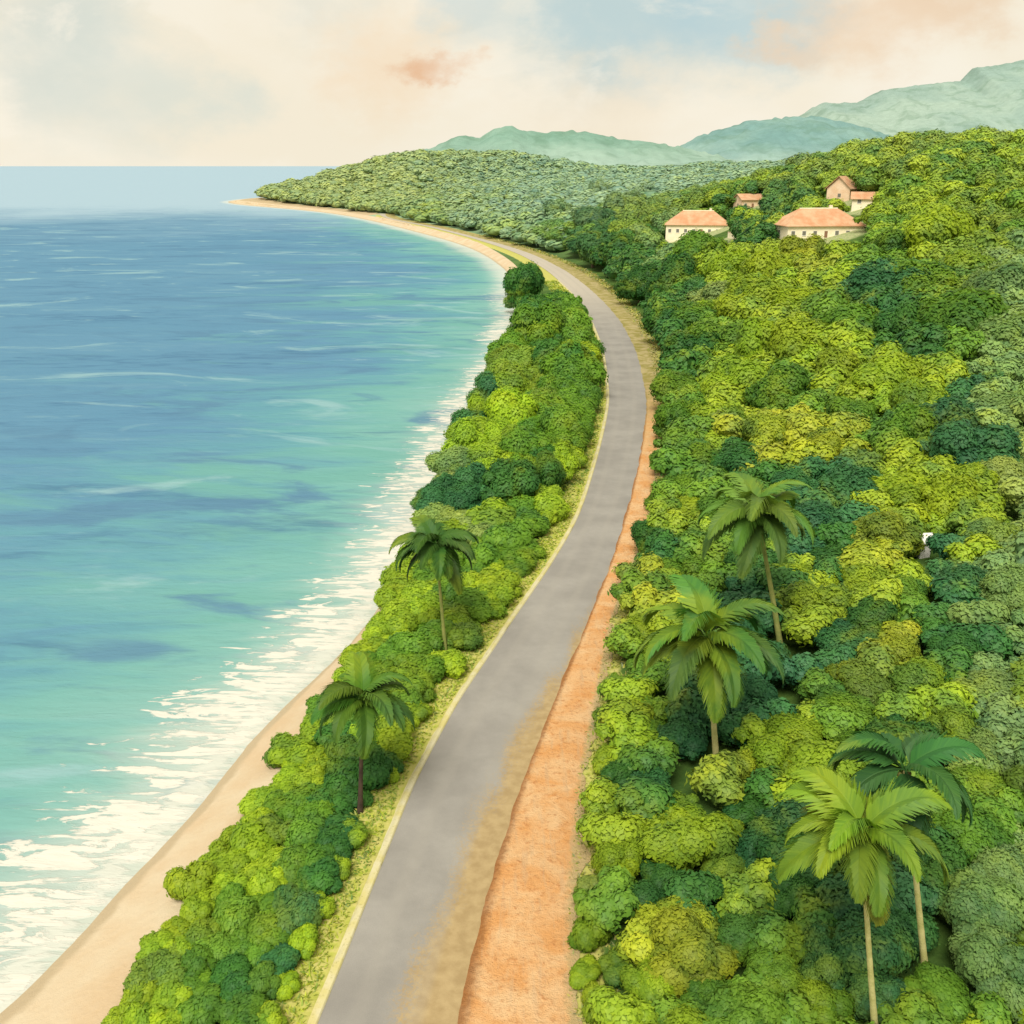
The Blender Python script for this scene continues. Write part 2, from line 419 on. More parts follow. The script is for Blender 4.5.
# road, kerb, dirt shoulder
def ribbon_attrs(f0, f1):
    def a(X, Y):
        u = (X-f0(Y))/np.maximum(f1(Y)-f0(Y), .01)
        return {'across': u.ravel(), 'along': Y.ravel()}
    return a
def road_mat():
    m, nt, b = mat('worn_asphalt', .85, .2); n = N(nt)
    p = n.pos(); u = n.attr('across').outputs['Fac']; v = n.attr('along').outputs['Fac']
    f = n.noise(p, .16, 4); f2 = n.noise(p, 1.2, 5); f3 = n.noise(p, 18, 2)
    c = n.mix(n.range(f,.3,.7), lin(172,168,159,.58), lin(190,186,176,.61))
    c = n.mix(n.math('MULTIPLY', f2, .4), c, lin(158,155,148,.54))
    # sand blown over the inland half of the near stretch
    su = n.math('ADD', u, n.math('MULTIPLY', n.math('SUBTRACT', n.noise(n.map(p,(1,.25,1)), .35, 5), .5), .55))
    edge = n.range(v, 45, 125, .52, 1.15, False)
    su = n.math('ADD', su, n.math('MULTIPLY', n.math('SUBTRACT', n.noise(p, 5.0, 5, .7), .5), .5))
    sandm = n.range(n.math('SUBTRACT', su, edge), -.06, .16)
    sc = n.mix(n.range(f2,.3,.7), lin(206,176,120,.5), lin(222,194,138,.54))
    c = n.mix(n.math('MULTIPLY', sandm, .92), c, sc)
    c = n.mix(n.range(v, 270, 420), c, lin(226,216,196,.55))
    c = n.mix(.3, c, n.mix(f3, (.3,.3,.3), (.7,.7,.7)), 'OVERLAY')
    tw = n.math('MULTIPLY', n.range(n.math('ABSOLUTE', n.math('SUBTRACT', n.math('ABSOLUTE', n.math('SUBTRACT', u, .47)), .21)), .10, .02), .22)
    c = n.mix(tw, c, lin(196,191,178,.56))
    n.set(b.inputs['Base Color'], c); n.set(b.inputs['Normal'], n.bump(n.math('ADD', f3, f2), .25, .04))
    return m
rr = np.geomspace(16, 1020, 420)
def wob(y, s, a): return a*(fbm(np.asarray(y)/2.5, np.asarray(y)*0+s, s)-.5)
grid_mesh('road', rr, lambda y: np.linspace(float(roadL(y)), float(roadR(y))+.35, 10),
          lambda X, Y: .10-.05*((X-roadL(Y))/np.maximum(roadR(Y)-roadL(Y),.1)), road_mat(), ribbon_attrs(roadL, roadR))
def shoulder_mat():
    m, nt, b = mat('orange_dirt', .95, .1); n = N(nt)
    p = n.pos(); u = n.attr('across').outputs['Fac']; v = n.attr('along').outputs['Fac']
    f = n.noise(p, .35, 6, .6, .5); f2 = n.noise(p, 2.5, 6, .65); f3 = n.noise(p, 12, 3)
    c = n.mix(n.range(f,.3,.7), lin(236,172,106,.74), lin(243,202,150,.76))
    c = n.mix(n.range(f2,.5,.72,0,.6), c, lin(212,136,76,.6))
    st = n.noise(n.map(p, (2.2,.25,1), rot=(0,0,-.35)), 1, 5)
    c = n.mix(n.range(st,.52,.7,0,.45), c, lin(243,205,160,.58))
    ed = n.math('ADD', u, n.math('MULTIPLY', n.math('SUBTRACT', f2, .5), .25))
    c = n.mix(n.range(ed,.14,.0,0,.75), c, lin(178,112,58,.45))
    c = n.mix(n.range(ed,.86,1.0,0,.8), c, lin(226,208,150,.55))
    c = n.mix(n.range(v, 150, 230), c, n.mix(n.range(f,.35,.65), lin(226,208,150,.55), lin(190,180,96,.5)))
    n.set(b.inputs['Base Color'], c); n.set(b.inputs['Normal'], n.bump(n.math('ADD', f2, n.math('MULTIPLY', f3, .5)), .8, .3))
    return m
grid_mesh('dirt_shoulder', np.geomspace(16, 1020, 700), lambda y: np.linspace(float(roadR(y))+float(wob(y*1.0, 4, .5)), float(sholR(y))+.5+float(wob(y, 6, 2.2)), 26),
          lambda X, Y: .062+.16*fbm(X/1.6, Y/1.6, 31)*np.sin(np.clip((X-roadR(Y))/np.maximum(sholR(Y)-roadR(Y),.1),0,1)*math.pi), shoulder_mat(), ribbon_attrs(roadR, sholR))
def kerb_mat():
    m, nt, b = mat('faded_yellow_kerb', .85, .15); n = N(nt)
    p = n.pos(); f = n.noise(p, .6, 5); f2 = n.noise(p, 6, 4)
    c = n.mix(n.range(f,.3,.7), lin(240,228,150,.58), lin(242,234,192,.62))
    c = n.mix(n.range(f2,.55,.75,0,.5), c, lin(178,172,96,.5))
    n.set(b.inputs['Base Color'], c); n.set(b.inputs['Normal'], n.bump(f2,.4,.05))
    return m
kr = np.geomspace(16, 420, 420)
def kz(X, Y):
    u = roadL(Y)-X
    return np.where((u > .06) & (u < .55), .235, .0)+.02*fbm(X, Y, 3)
grid_mesh('kerb', kr, lambda y: float(roadL(y))-np.array([.62,.57,.55,.35,.10,.07,.05,.0])*(1+.5*(float(fbm(y/3, 1.0, 8))-.5)), kz, kerb_mat())

# ------------------------------------------------------------------ tree crowns
def ico(sub):
    import bmesh
    bm = bmesh.new(); bmesh.ops.create_icosphere(bm, subdivisions=sub, radius=1)
    V = np.array([v.co[:] for v in bm.verts]); Fs = np.array([[v.index for v in f.verts] for f in bm.faces]); bm.free()
    return V, Fs
ICO = {1: ico(1), 2: ico(2), 3: ico(3)}
def crown_arrays(seed, lumps, leaves, leaf, flat=.78, core_sub=2, low=-.45, jit=.27):
    """unit crown (radius about 1, centre at the origin): lumpy core and leaf-sized faces on it"""
    g = np.random.default_rng(seed)
    c = []; r = []
    c.append((0,0,-.05)); r.append(.54)
    for i in range(lumps):
        a = 2.399*i+g.uniform(-.5,.5); zz = g.uniform(low*.6, 1.0)
        q = math.sqrt(max(0, 1-zz*zz)); k = g.uniform(.50,.90)
        c.append((math.cos(a)*q*k, math.sin(a)*q*k, zz*k*flat)); r.append(g.choice([g.uniform(.16,.28),g.uniform(.28,.40),g.uniform(.38,.52)]))
    c = np.array(c); r = np.array(r)
    w = r**2; w[0] *= .6; w /= w.sum()
    lt = g.uniform(.0,1.0,len(r))
    n = leaves*3
    li = g.choice(len(r), n, p=w)
    d = g.normal(size=(n,3)); d /= np.linalg.norm(d,axis=1)[:,None]
    d[:,2] = np.where(g.random(n) < .6, np.abs(d[:,2]), d[:,2])
    rad = r[li]*(g.uniform(.84,1.10,n)+.30*g.random(n)**3)
    p = c[li]+d*rad[:,None]
    ok = p[:,2] > low
    for j in range(len(r)):
        inside = np.linalg.norm(p-c[j],axis=1) < r[j]*.86
        ok &= ~(inside & (li != j))
    idx = np.nonzero(ok)[0][:leaves]
    p = p[idx]; d = d[idx]; li = li[idx]; n = len(idx)
    nn = d+g.normal(size=(n,3))*jit+np.array([0,0,.22]); nn /= np.linalg.norm(nn,axis=1)[:,None]
    a = np.cross(nn, g.normal(size=(n,3))); a /= np.linalg.norm(a,axis=1)[:,None]+1e-9
    b = np.cross(nn, a)
    sz = leaf*g.uniform(.6,1.35,n)[:,None]
    V = np.stack([p-a*sz, p-b*sz*.55-a*sz*.1, p+a*sz, p+b*sz*.55-a*sz*.1], 1).reshape(-1,3)
    Fq = np.arange(n*4).reshape(n,4)
    sh = d*.72+np.array([0,0,.22])+nn*.30
    # whole-crown direction too, so that the crown turns from light to dark as one form
    ctr = p/np.maximum(np.linalg.norm(p,axis=1)[:,None],.1)
    sh = sh+ctr*.35; sh /= np.linalg.norm(sh,axis=1)[:,None]
    nrm = np.repeat(sh,4,0)
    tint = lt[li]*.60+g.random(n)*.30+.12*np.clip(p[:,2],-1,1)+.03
    tint = np.repeat(tint,4)
    iv, fi = ICO[core_sub]
    Vs=[V]; ts=[tint]; ns=[nrm]; T3=[]; base=len(V)
    for j in range(len(r)):
        q = iv*(r[j]*(.90 if leaves > 400 else .97))*(1+.16*(g.random(len(iv))-.5)[:,None])+c[j]
        q[:,2] = np.maximum(q[:,2], low-.05)
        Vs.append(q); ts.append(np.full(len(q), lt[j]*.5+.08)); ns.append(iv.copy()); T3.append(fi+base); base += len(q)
    return np.concatenate(Vs), Fq, np.concatenate(T3), np.concatenate(ts), np.concatenate(ns)
def crown_mesh(name, *a, **k):
    V, Q, T3, t, ns = crown_arrays(*a, **k)
    V = V.astype(np.float32)
    me = bpy.data.meshes.new(name)
    me.vertices.add(len(V)); me.vertices.foreach_set('co', V.ravel())
    loops = np.concatenate([Q.ravel(), T3.ravel()]).astype(np.int32)
    starts = np.concatenate([np.arange(len(Q))*4, len(Q)*4+np.arange(len(T3))*3]).astype(np.int32)
    me.loops.add(len(loops)); me.polygons.add(len(starts))
    me.loops.foreach_set('vertex_index', loops); me.polygons.foreach_set('loop_start', starts)
    me.update(calc_edges=True)
    me.polygons.foreach_set('use_smooth', np.ones(len(starts), bool))
    at = me.attributes.new('tint','FLOAT','POINT'); at.data.foreach_set('value', t.astype(np.float32))
    me.normals_split_custom_set_from_vertices(ns.tolist())
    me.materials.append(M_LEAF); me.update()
    return me
NEAR = [crown_mesh('crown', 100+i, 13+i%5, 9000, .066) for i in range(7)]
MID = [crown_mesh('crown', 200+i, 11+i%4, 3000, .085) for i in range(7)]
SHRUB = [crown_mesh('crown', 300+i, 12+i%4, 5200, .105, flat=.62, low=-.5) for i in range(5)]
def trunk_mesh(seed):
    g = random.Random(seed); mb = MB()
    mb.tube([(0,0,-1.3),(.03*g.uniform(-1,1),.02,-.8),(.05*g.uniform(-1,1),.04*g.uniform(-1,1),-.3),(0,0,.1)], [.11,.08,.065,.04], 8)
    for i in range(5):
        a = i*1.256+g.uniform(-.3,.3); q = g.uniform(.4,.6)
        mb.tube([(0,0,-.42+.05*i),(math.cos(a)*q*.5,math.sin(a)*q*.5,-.1),(math.cos(a)*q,math.sin(a)*q,.22)], [.045,.032,.014], 6)
    return mb.build('trunk', M_BARK, smooth=True, mesh_only=True)
TRUNKS = [trunk_mesh(i) for i in range(4)]

# pigments: base colours of the crowns
TONE = {
 'lime':  (.255,.375,.024),
 'gold':  (.31,.38,.030),
 'pale':  (.250,.340,.090),
 'mid':   (0.12, 0.25, 0.026),
 'dark':  (0.05, 0.158, 0.03),
 'teal':  (0.046, 0.16, 0.058),
 'olive': (0.165, 0.265, 0.032),
 'mist':  (.180,.300,.095),
}
WORD = {'lime':'bright yellow-green','gold':'golden yellow-green','pale':'pale green','mid':'fresh mid-green','dark':'deep green','teal':'dark blue-green','olive':'olive green','mist':'hazy grey-green'}
# crowns seen in the photograph: centre, radius (pixels), pigment
LEFT = [(525,288,26,'dark'),(502,290,12,'teal'),(505,306,11,'mist'),(540,315,20,'dark'),(578,303,13,'mid'),(560,332,20,'mid'),(537,345,22,'mid'),(585,335,13,'olive'),
 (580,360,17,'lime'),(556,375,24,'dark'),(525,380,20,'olive'),(512,398,20,'lime'),(490,402,16,'teal'),(545,415,24,'mid'),(580,400,16,'mid'),(510,425,24,'lime'),(478,440,20,'lime'),(565,440,20,'mid'),
 (455,466,20,'mist'),(488,465,20,'lime'),(528,455,24,'mid'),(545,480,20,'dark'),(505,490,24,'dark'),(470,492,18,'teal'),(560,465,14,'lime'),(525,515,20,'mid'),(490,525,20,'lime'),(545,508,12,'lime'),
 (470,520,14,'pale'),(510,545,20,'mid'),(480,560,20,'mid'),(455,585,18,'mid'),(495,580,16,'lime'),(400,615,15,'lime'),(425,612,17,'lime'),(455,612,17,'olive'),(475,605,16,'mid'),(380,640,13,'lime'),
 (440,640,19,'mid'),(410,650,18,'mid'),(465,632,14,'lime'),(385,672,15,'mid'),(420,678,18,'mid'),(445,665,15,'lime'),(405,705,16,'mid'),(425,715,13,'lime'),
 (295,768,15,'lime'),(318,762,15,'lime'),(345,780,22,'dark'),(378,775,20,'dark'),(400,750,15,'lime'),(410,772,11,'lime'),(285,795,16,'lime'),(312,800,18,'mid'),(345,812,22,'dark'),(378,805,16,'mid'),
 (258,830,16,'lime'),(282,838,17,'olive'),(310,838,18,'mid'),(335,845,17,'dark'),(360,838,13,'lime'),(235,868,16,'lime'),(262,872,17,'lime'),(292,872,18,'mid'),(318,878,18,'dark'),(342,872,12,'lime'),
 (208,898,15,'lime'),(235,905,17,'mid'),(265,908,18,'mid'),(290,905,17,'teal'),(318,908,13,'lime'),(182,930,15,'lime'),(208,935,17,'olive'),(240,945,17,'mid'),(270,938,16,'mid'),(282,955,10,'teal'),(305,945,13,'lime'),
 (170,965,15,'olive'),(200,970,17,'mid'),(232,978,18,'dark'),(265,985,18,'mid'),(292,985,13,'lime'),(140,998,16,'lime'),(172,1000,16,'lime'),(205,1010,18,'mid'),(240,1015,18,'mid'),(272,1020,16,'lime'),(120,1020,14,'lime')]
RIGHT = [(600,195,24,'olive'),(562,190,20,'olive'),(535,202,18,'mid'),(592,226,24,'dark'),(622,208,20,'olive'),(645,195,20,'olive'),(560,215,18,'mid'),(640,290,18,'dark'),(590,252,22,'dark'),(622,258,24,'dark'),(655,255,22,'mist'),
 (700,262,22,'mid'),(675,290,22,'dark'),(668,325,24,'dark'),(700,325,22,'mid'),(762,248,9,'dark'),(830,250,20,'lime'),(728,275,22,'lime'),(768,280,26,'lime'),(800,262,22,'gold'),(748,312,26,'lime'),(795,308,24,'lime'),
 (718,305,20,'pale'),(858,240,20,'lime'),(890,255,22,'mid'),(935,245,28,'lime'),(965,275,26,'olive'),(885,298,30,'teal'),(925,295,26,'mid'),(850,335,28,'mid'),(905,335,26,'dark'),(960,325,32,'mid'),(1000,300,28,'mist'),(1010,345,26,'mist'),
 (690,362,26,'dark'),(675,395,20,'mid'),(722,355,24,'mid'),(762,360,26,'lime'),(802,352,28,'lime'),(840,380,26,'lime'),(885,390,28,'lime'),(920,410,24,'lime'),(735,395,28,'lime'),(780,400,28,'mid'),(680,425,22,'mid'),(715,430,24,'lime'),
 (660,430,12,'mid'),(665,465,13,'mid'),(770,440,24,'gold'),(825,455,22,'gold'),(855,420,24,'mid'),(905,440,26,'mid'),(945,430,32,'teal'),(975,462,28,'teal'),(1005,415,26,'mist'),(1000,480,22,'pale'),(700,465,22,'mid'),(682,490,18,'mid'),
 (740,468,24,'dark'),(795,492,24,'teal'),(842,498,28,'teal'),(812,530,26,'teal'),(832,562,20,'dark'),(770,530,22,'mid'),(720,520,20,'mid'),(690,515,18,'lime'),(900,500,28,'lime'),(942,508,28,'lime'),(972,490,22,'lime'),(880,540,26,'gold'),(925,560,26,'lime'),
 (862,590,26,'lime'),(820,610,26,'lime'),(795,580,20,'lime'),(905,600,26,'mid'),(962,590,26,'teal'),(990,540,26,'mist'),(1005,600,24,'mist'),(655,500,13,'mid'),(652,545,18,'dark'),(690,548,20,'mid'),(672,575,18,'mid'),(740,575,20,'dark'),
 (700,580,18,'mid'),(660,602,14,'gold'),(642,640,18,'lime'),(622,690,18,'lime'),(640,670,16,'mid'),(612,720,14,'lime'),(765,665,26,'teal'),(735,640,22,'teal'),(805,655,28,'teal'),(845,645,24,'teal'),(870,625,22,'dark'),(890,660,26,'gold'),
 (855,690,22,'gold'),(915,690,24,'lime'),(955,655,22,'dark'),(985,695,26,'mist'),(755,700,24,'teal'),(780,707,11,'teal'),(800,740,24,'lime'),(842,715,24,'mid'),(770,760,26,'lime'),(735,770,20,'gold'),(855,765,24,'mid'),(900,745,26,'dark'),
 (955,740,24,'lime'),(985,760,22,'mist'),(622,782,18,'dark'),(648,795,20,'teal'),(680,745,20,'teal'),(650,740,18,'mid'),(610,760,14,'lime'),(605,800,13,'lime'),(640,835,18,'lime'),(682,815,22,'lime'),(718,835,20,'lime'),(748,815,20,'dark'),(765,855,28,'teal'),
 (620,870,22,'lime'),(662,882,20,'dark'),(692,885,16,'dark'),(725,875,20,'lime'),(590,930,18,'mid'),(640,910,22,'dark'),(672,935,26,'gold'),(702,940,24,'gold'),(615,965,16,'dark'),(650,990,24,'lime'),(742,945,24,'mid'),(785,905,26,'dark'),
 (765,985,26,'mid'),(705,1005,24,'mid'),(825,970,26,'teal'),(820,1015,24,'mid'),(905,935,28,'teal'),(935,885,28,'dark'),(965,845,28,'mid'),(980,795,28,'mid'),(935,1000,28,'mid'),(985,950,26,'mist'),(1002,885,26,'mist'),(600,1000,18,'lime'),(585,970,14,'lime'),(590,885,12,'pale'),(885,1005,24,'teal')]

trees = []     # dicts: x, y, z, r, tone, side, hand
def hand(list_, side):
    for (px, py, rp, tone) in list_:
        x, y, z, t = hit(px, py, 0.0)
        r = rp*t*math.hypot(1,0)/F*1.0
        for _ in range(4):
            off = (r*.42 if side == 'L' and y < 130 else r*.75)
            x, y, z, t = hit(px, py, off)
            r = max(.6, min(rp*1.12*t/F, 9.5))
        trees.append(dict(x=x, y=y, z=z, r=r, tone=tone, side=side, hand=(px,py,rp), off=off))
hand(LEFT,'L'); hand(RIGHT,'R')

# houses first: their places keep trees away
HOUSES = [
 dict(px=697, py=233, w=28, d=17, h=4.4, rz=-.16, roof='hip', rh=6.0, wall=M_WALL, label='large cream house under a broad orange hipped roof, the one beside the far bend', px0=662, px1=732, py0=204, py1=243),
 dict(px=748, py=208, w=11, d=9, h=4.6, rz=.25, roof='gable', rh=2.2, wall=M_WALLP, label='small peach house with a pale gable, just below the dark tree', px0=733, px1=762, py0=192, py1=212),
 dict(px=816, py=236, w=27, d=16, h=4.2, rz=.12, roof='hip', rh=5.6, wall=M_WALL, label='long low cream house with a faded peach roof behind lime trees', px0=778, px1=850, py0=207, py1=243),
 dict(px=842, py=199, w=9, d=9, h=4.6, rz=.9, roof='gable', rh=4.2, wall=M_WALLP, label='tall narrow peach house with a steep gable, highest up the slope', px0=832, px1=856, py0=178, py1=201),
 dict(px=866, py=205, w=10, d=7, h=3.0, rz=-.3, roof='gable', rh=2.0, wall=M_WALL, label='low cream outbuilding with an orange roof edge beside the tall narrow house', px0=852, px1=876, py0=193, py1=208),
]
for h_ in HOUSES:
    x, y, z, t = hit(h_['px'], h_['py'], 0.0)
    h_['loc'] = (x, y, z); print('HOUSE', h_['label'][:25], [round(q,1) for q in h_['loc']])
HOUSES.append(dict(px=922,py=553,w=1.15,d=1.2,h=2.7,rz=.1,roof='gable',rh=.4,wall=M_WHITE,label='tiny narrow white hut poking out of the golden-green trees on the right-hand slope',px0=911,px1=933,py0=536,py1=552,loc=hit(922,556,0)[:3]))

def near_house(x, y, r):
    return any(math.hypot(x-h_['loc'][0], y-h_['loc'][1]) < r+h_['w']*.34 for h_ in HOUSES)
def hides_house(x, y, zc, r):
    px, py, dep = proj(x, y, zc); rp = F*r/dep
    for h_ in HOUSES:
        if y < h_['loc'][1]+2 and h_['px0']-rp*.75 < px < h_['px1']+rp*.75 and h_['py0']-rp*.2 < py+0 and py-rp*1.12 < h_['py1']-10 and py > h_['py0']-rp:
            return True
    return False

field = [(px, py, tone) for (px, py, rp, tone) in LEFT+RIGHT]
fpx = np.array([(a,b) for a,b,_ in field], float)
def tone_at(px, py):
    d = np.hypot(fpx[:,0]-px, fpx[:,1]-py); i = np.argsort(d)[:3]
    return field[random.choices(list(i), weights=[5,1,.4])[0]][2] if d[i[0]] < 60 else random.choice(['lime','mid','olive','lime'])

for t_ in trees: t_['keep'] = True
# fillers between the crowns above
def try_fill(n, xr, yr, side, rfn, gap):
    P = np.array([(t_['x'],t_['y'],t_['r']) for t_ in trees])
    pts = P.tolist()
    arr = np.zeros((20000,3)); arr[:len(pts)] = pts; m = len(pts)
    for _ in range(n):
        y = math.exp(random.uniform(math.log(yr[0]), math.log(yr[1])))
        a, b = xr(y)
        if b <= a: continue
        x = random.uniform(a, b); r = rfn(y)*random.uniform(.8,1.2)
        q = arr[:m]
        if np.any(np.hypot(q[:,0]-x, q[:,1]-y) < gap*(q[:,2]+r)): continue
        if near_house(x, y, r*.4): continue
        z = T(x, y); px, py, dep = proj(x, y, z+r*.8)
        if px < -60 or px > 1084 or py > 1120: continue
        if hides_house(x, y, z+r*.8, r): continue
        tn = tone_at(px, py)
        trees.append(dict(x=x,y=y,z=z,r=r,tone=tn,side=side,hand=None,keep=True,off=r*(.42 if side=='L' and y<130 else .75)))
        arr[m] = (x,y,r); m += 1
trees_hand = len(trees)
try_fill(5000, lambda y: (float(vegX(y))+.8, float(roadL(y))-3.0-min(2,max(0,(y-150)/60))), (36, 330), 'L', lambda y: np.interp(y,[36,110,200,330],[1.1,1.9,3.9,5.0]), .58)
try_fill(16000, lambda y: (float(sholR(y))+1.2+.012*y, .60*y+12), (36, 620), 'R', lambda y: np.interp(y,[36,110,200,400,620],[2.0,3.0,5.0,6.6,7.5]), .55)
# keep crowns off the road corridor and the houses
for t_ in trees:
    if t_['side'] == 'L':
        if t_['y'] > 250: t_['r'] = min(t_['r'], (7.4 if t_['hand'][2] > 23 else 5.6) if t_['hand'] else 4.0); t_['off'] = t_['r']*.7
        lim = float(roadL(t_['y']))-2.0-t_['r']*(.75 if t_['y'] < 130 else 1.0)
        t_['x'] = min(t_['x'], lim)
        lo = float(vegX(t_['y']))+t_['r']*.35
        if t_['hand'] and t_['y'] > 115: lo = float(shore(t_['y']))-.2+t_['r']*.1
        if t_['x'] < lo: t_['x'] = lo if lo < lim else .5*(lo+lim)
    else:
        t_['x'] = max(t_['x'], float(sholR(t_['y']))+t_['r']*.72)
    t_['z'] = T(t_['x'], t_['y'])
    if near_house(t_['x'], t_['y'], t_['r']*.4): t_['keep'] = False
    if t_['side'] == 'R' and hides_house(t_['x'], t_['y'], t_['z']+t_['off'], t_['r']) : t_['keep'] = False
# leave the palm trunks in sight where the photograph shows them
PT = [(hit(bx_, by_, 0)[1], tx, bot) for (bx_, by_, tx, bot) in [(717,770,711,742),(782,655,778,630),(877,1050,872,1000),(360,812,360,786),(446,655,444,638),(927,985,924,945)]]
for t_ in trees:
    px, py, dep = proj(t_['x'], t_['y'], t_['z']+t_['off']); rp = F*t_['r']/dep
    for (by_, tx, bot) in PT:
        if t_['y'] < by_+.8 and abs(px-tx) < rp*.8+4 and py-rp*1.1 < bot and py > bot-45: t_['keep'] = False
trees = [t_ for t_ in trees if t_['keep']]
for t_ in trees:
    px, py, dep = proj(t_['x'], t_['y'], t_['z']+t_['off']); t_['px'], t_['py'], t_['rp'] = px, py, F*t_['r']/dep
Lt = [t_ for t_ in trees if t_['side']=='L']; Rt = [t_ for t_ in trees if t_['side']=='R']
Rt.sort(key=lambda t_: (t_['hand'] is None, -t_['rp']))
nL = sum(1 for t_ in Lt if t_['y'] >= 130)
Rmain, Rrest = Rt[:296-nL], Rt[296-nL:]
print('TREES left', len(Lt), 'right', len(Rt))

UNIQUE = {  # by the pixel of its crown
 (640,290):'round dark green tree standing out beside the outer edge of the far bend',
 (525,288):'big dark green seaside tree at the water beside the far bend, farthest on the strip',
 (490,402):'small blue-green tree overhanging the surf below the bend',
 (505,306):'small misty green bush over the water under the farthest seaside tree',
 (455,466):'hazy grey-green tree leaning over the surf just above the upper beach palm',
 (282,955):'small round dark teal bush low on the strip, near the bottom of the kerb',
 (615,965):'small dark rounded bush at the edge of the dirt shoulder near the bottom',
 (780,707):'little round teal bush below the leafy slope between the lower palms',
 (762,246):'small dark round tree standing in front of the gap between the two big houses',
 (830,250):'bright lime round tree in front of the long low peach-roofed house',
 (825,455):'rounded golden-green tree above the dark blue-green grove beside the upper palm',
 (702,940):'bright golden-green bush among darker bushes below, right of the dirt shoulder',
 (652,545):'dark rounded tree touching the road edge where the orange dirt begins',
 (955,655):'dark green rounded tree alone among bright crowns at the right side',
 (622,782):'dark green bush pressing on the orange dirt shoulder halfway along it',
 (885,298):'large dark blue-green tree high on the slope to the right of the houses',
 (660,602):'small golden bush at the dirt shoulder beside the middle palm fronds',
}
def zone(t_):
    y, d = t_['y'], t_['x']-float(sholR(t_['y']))
    if t_['side']=='L':
        if y < 88: return 'on the strip between the sandy beach and the kerb', 'bush'
        if y < 150: return 'near the two beach palms beside the white surf', 'tree'
        return 'on the seaward strip inside the bend', 'tree'
    if d < 7 and y < 150: return 'lining the inland edge of the orange dirt shoulder', 'tree'
    if d < 14 and y >= 150: return 'lining the outer edge of the bend', 'tree'
    if y < 85: return 'around the nearest palm at the lower right', 'tree'
    if y < 150: return 'on the slope around the two middle palms', 'tree'
    if t_['px'] < 830: return 'on the wooded slope below the houses', 'tree'
    return 'high on the right-hand slope beyond the palms', 'tree'
def jitter(c, a=.12):
    k = random.uniform(1-a, 1+a); return (c[0]*k*random.uniform(.94,1.06), c[1]*k, c[2]*k*random.uniform(.85,1.15), 1)
def hazed(c, y, x):  # aerial haze painted into the crown colour, stronger with distance
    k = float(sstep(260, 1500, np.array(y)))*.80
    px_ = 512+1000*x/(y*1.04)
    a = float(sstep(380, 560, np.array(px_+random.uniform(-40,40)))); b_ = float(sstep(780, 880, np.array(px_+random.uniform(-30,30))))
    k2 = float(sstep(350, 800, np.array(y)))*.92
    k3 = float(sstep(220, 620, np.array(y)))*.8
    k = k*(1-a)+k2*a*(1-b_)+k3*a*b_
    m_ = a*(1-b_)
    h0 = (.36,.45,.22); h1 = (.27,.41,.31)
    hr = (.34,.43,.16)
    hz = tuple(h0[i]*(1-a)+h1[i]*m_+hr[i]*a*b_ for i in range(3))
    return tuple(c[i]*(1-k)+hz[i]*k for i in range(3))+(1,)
def place_tree(t_):
    sea = t_['side']=='L'; low = sea and t_['y'] < 130
    r = t_['r']; tone = t_['tone']
    z, kind = zone(t_)
    kind = 'bush' if low else ('bush' if r < 1.3 else 'tree')
    if t_['hand'] and (t_['hand'][0],t_['hand'][1]) in UNIQUE:
        label = UNIQUE[(t_['hand'][0],t_['hand'][1])]; grp = None
    else:
        label = f"{WORD[tone]} leafy {kind} {z}"; grp = f"{WORD[tone]} {'bushes' if kind=='bush' else 'trees'} {z}"
    base = 'leafy_bush' if kind == 'bush' else 'broadleaf_tree'
    o = empty(base, (t_['x'], t_['y'], t_['z']), label, kind, grp, random.uniform(0,6.28))
    sz = random.uniform(.85,1.35) if sea else random.uniform(.88,1.15)
    if low or kind == 'bush':
        cm = random.choice(SHRUB); hz = r*.42
        o.scale = (r*random.uniform(.85,1.25), r*random.uniform(.85,1.25), r*random.uniform(.8,1.15))
    else:
        cm = random.choice(NEAR if t_['rp'] > 17 else MID); hz = t_['off']
        o.scale = (r*random.uniform(.85,1.22), r*random.uniform(.85,1.22), r*sz)
    c = obj('crown', cm, o); c.location = (0, 0, hz/r)
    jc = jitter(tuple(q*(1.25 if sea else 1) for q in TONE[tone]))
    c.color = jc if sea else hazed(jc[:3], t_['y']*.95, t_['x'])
    tr = obj('trunk', random.choice(TRUNKS), o); tr.location = (0, 0, hz/r+.02)
for t_ in Lt+Rmain: place_tree(t_)

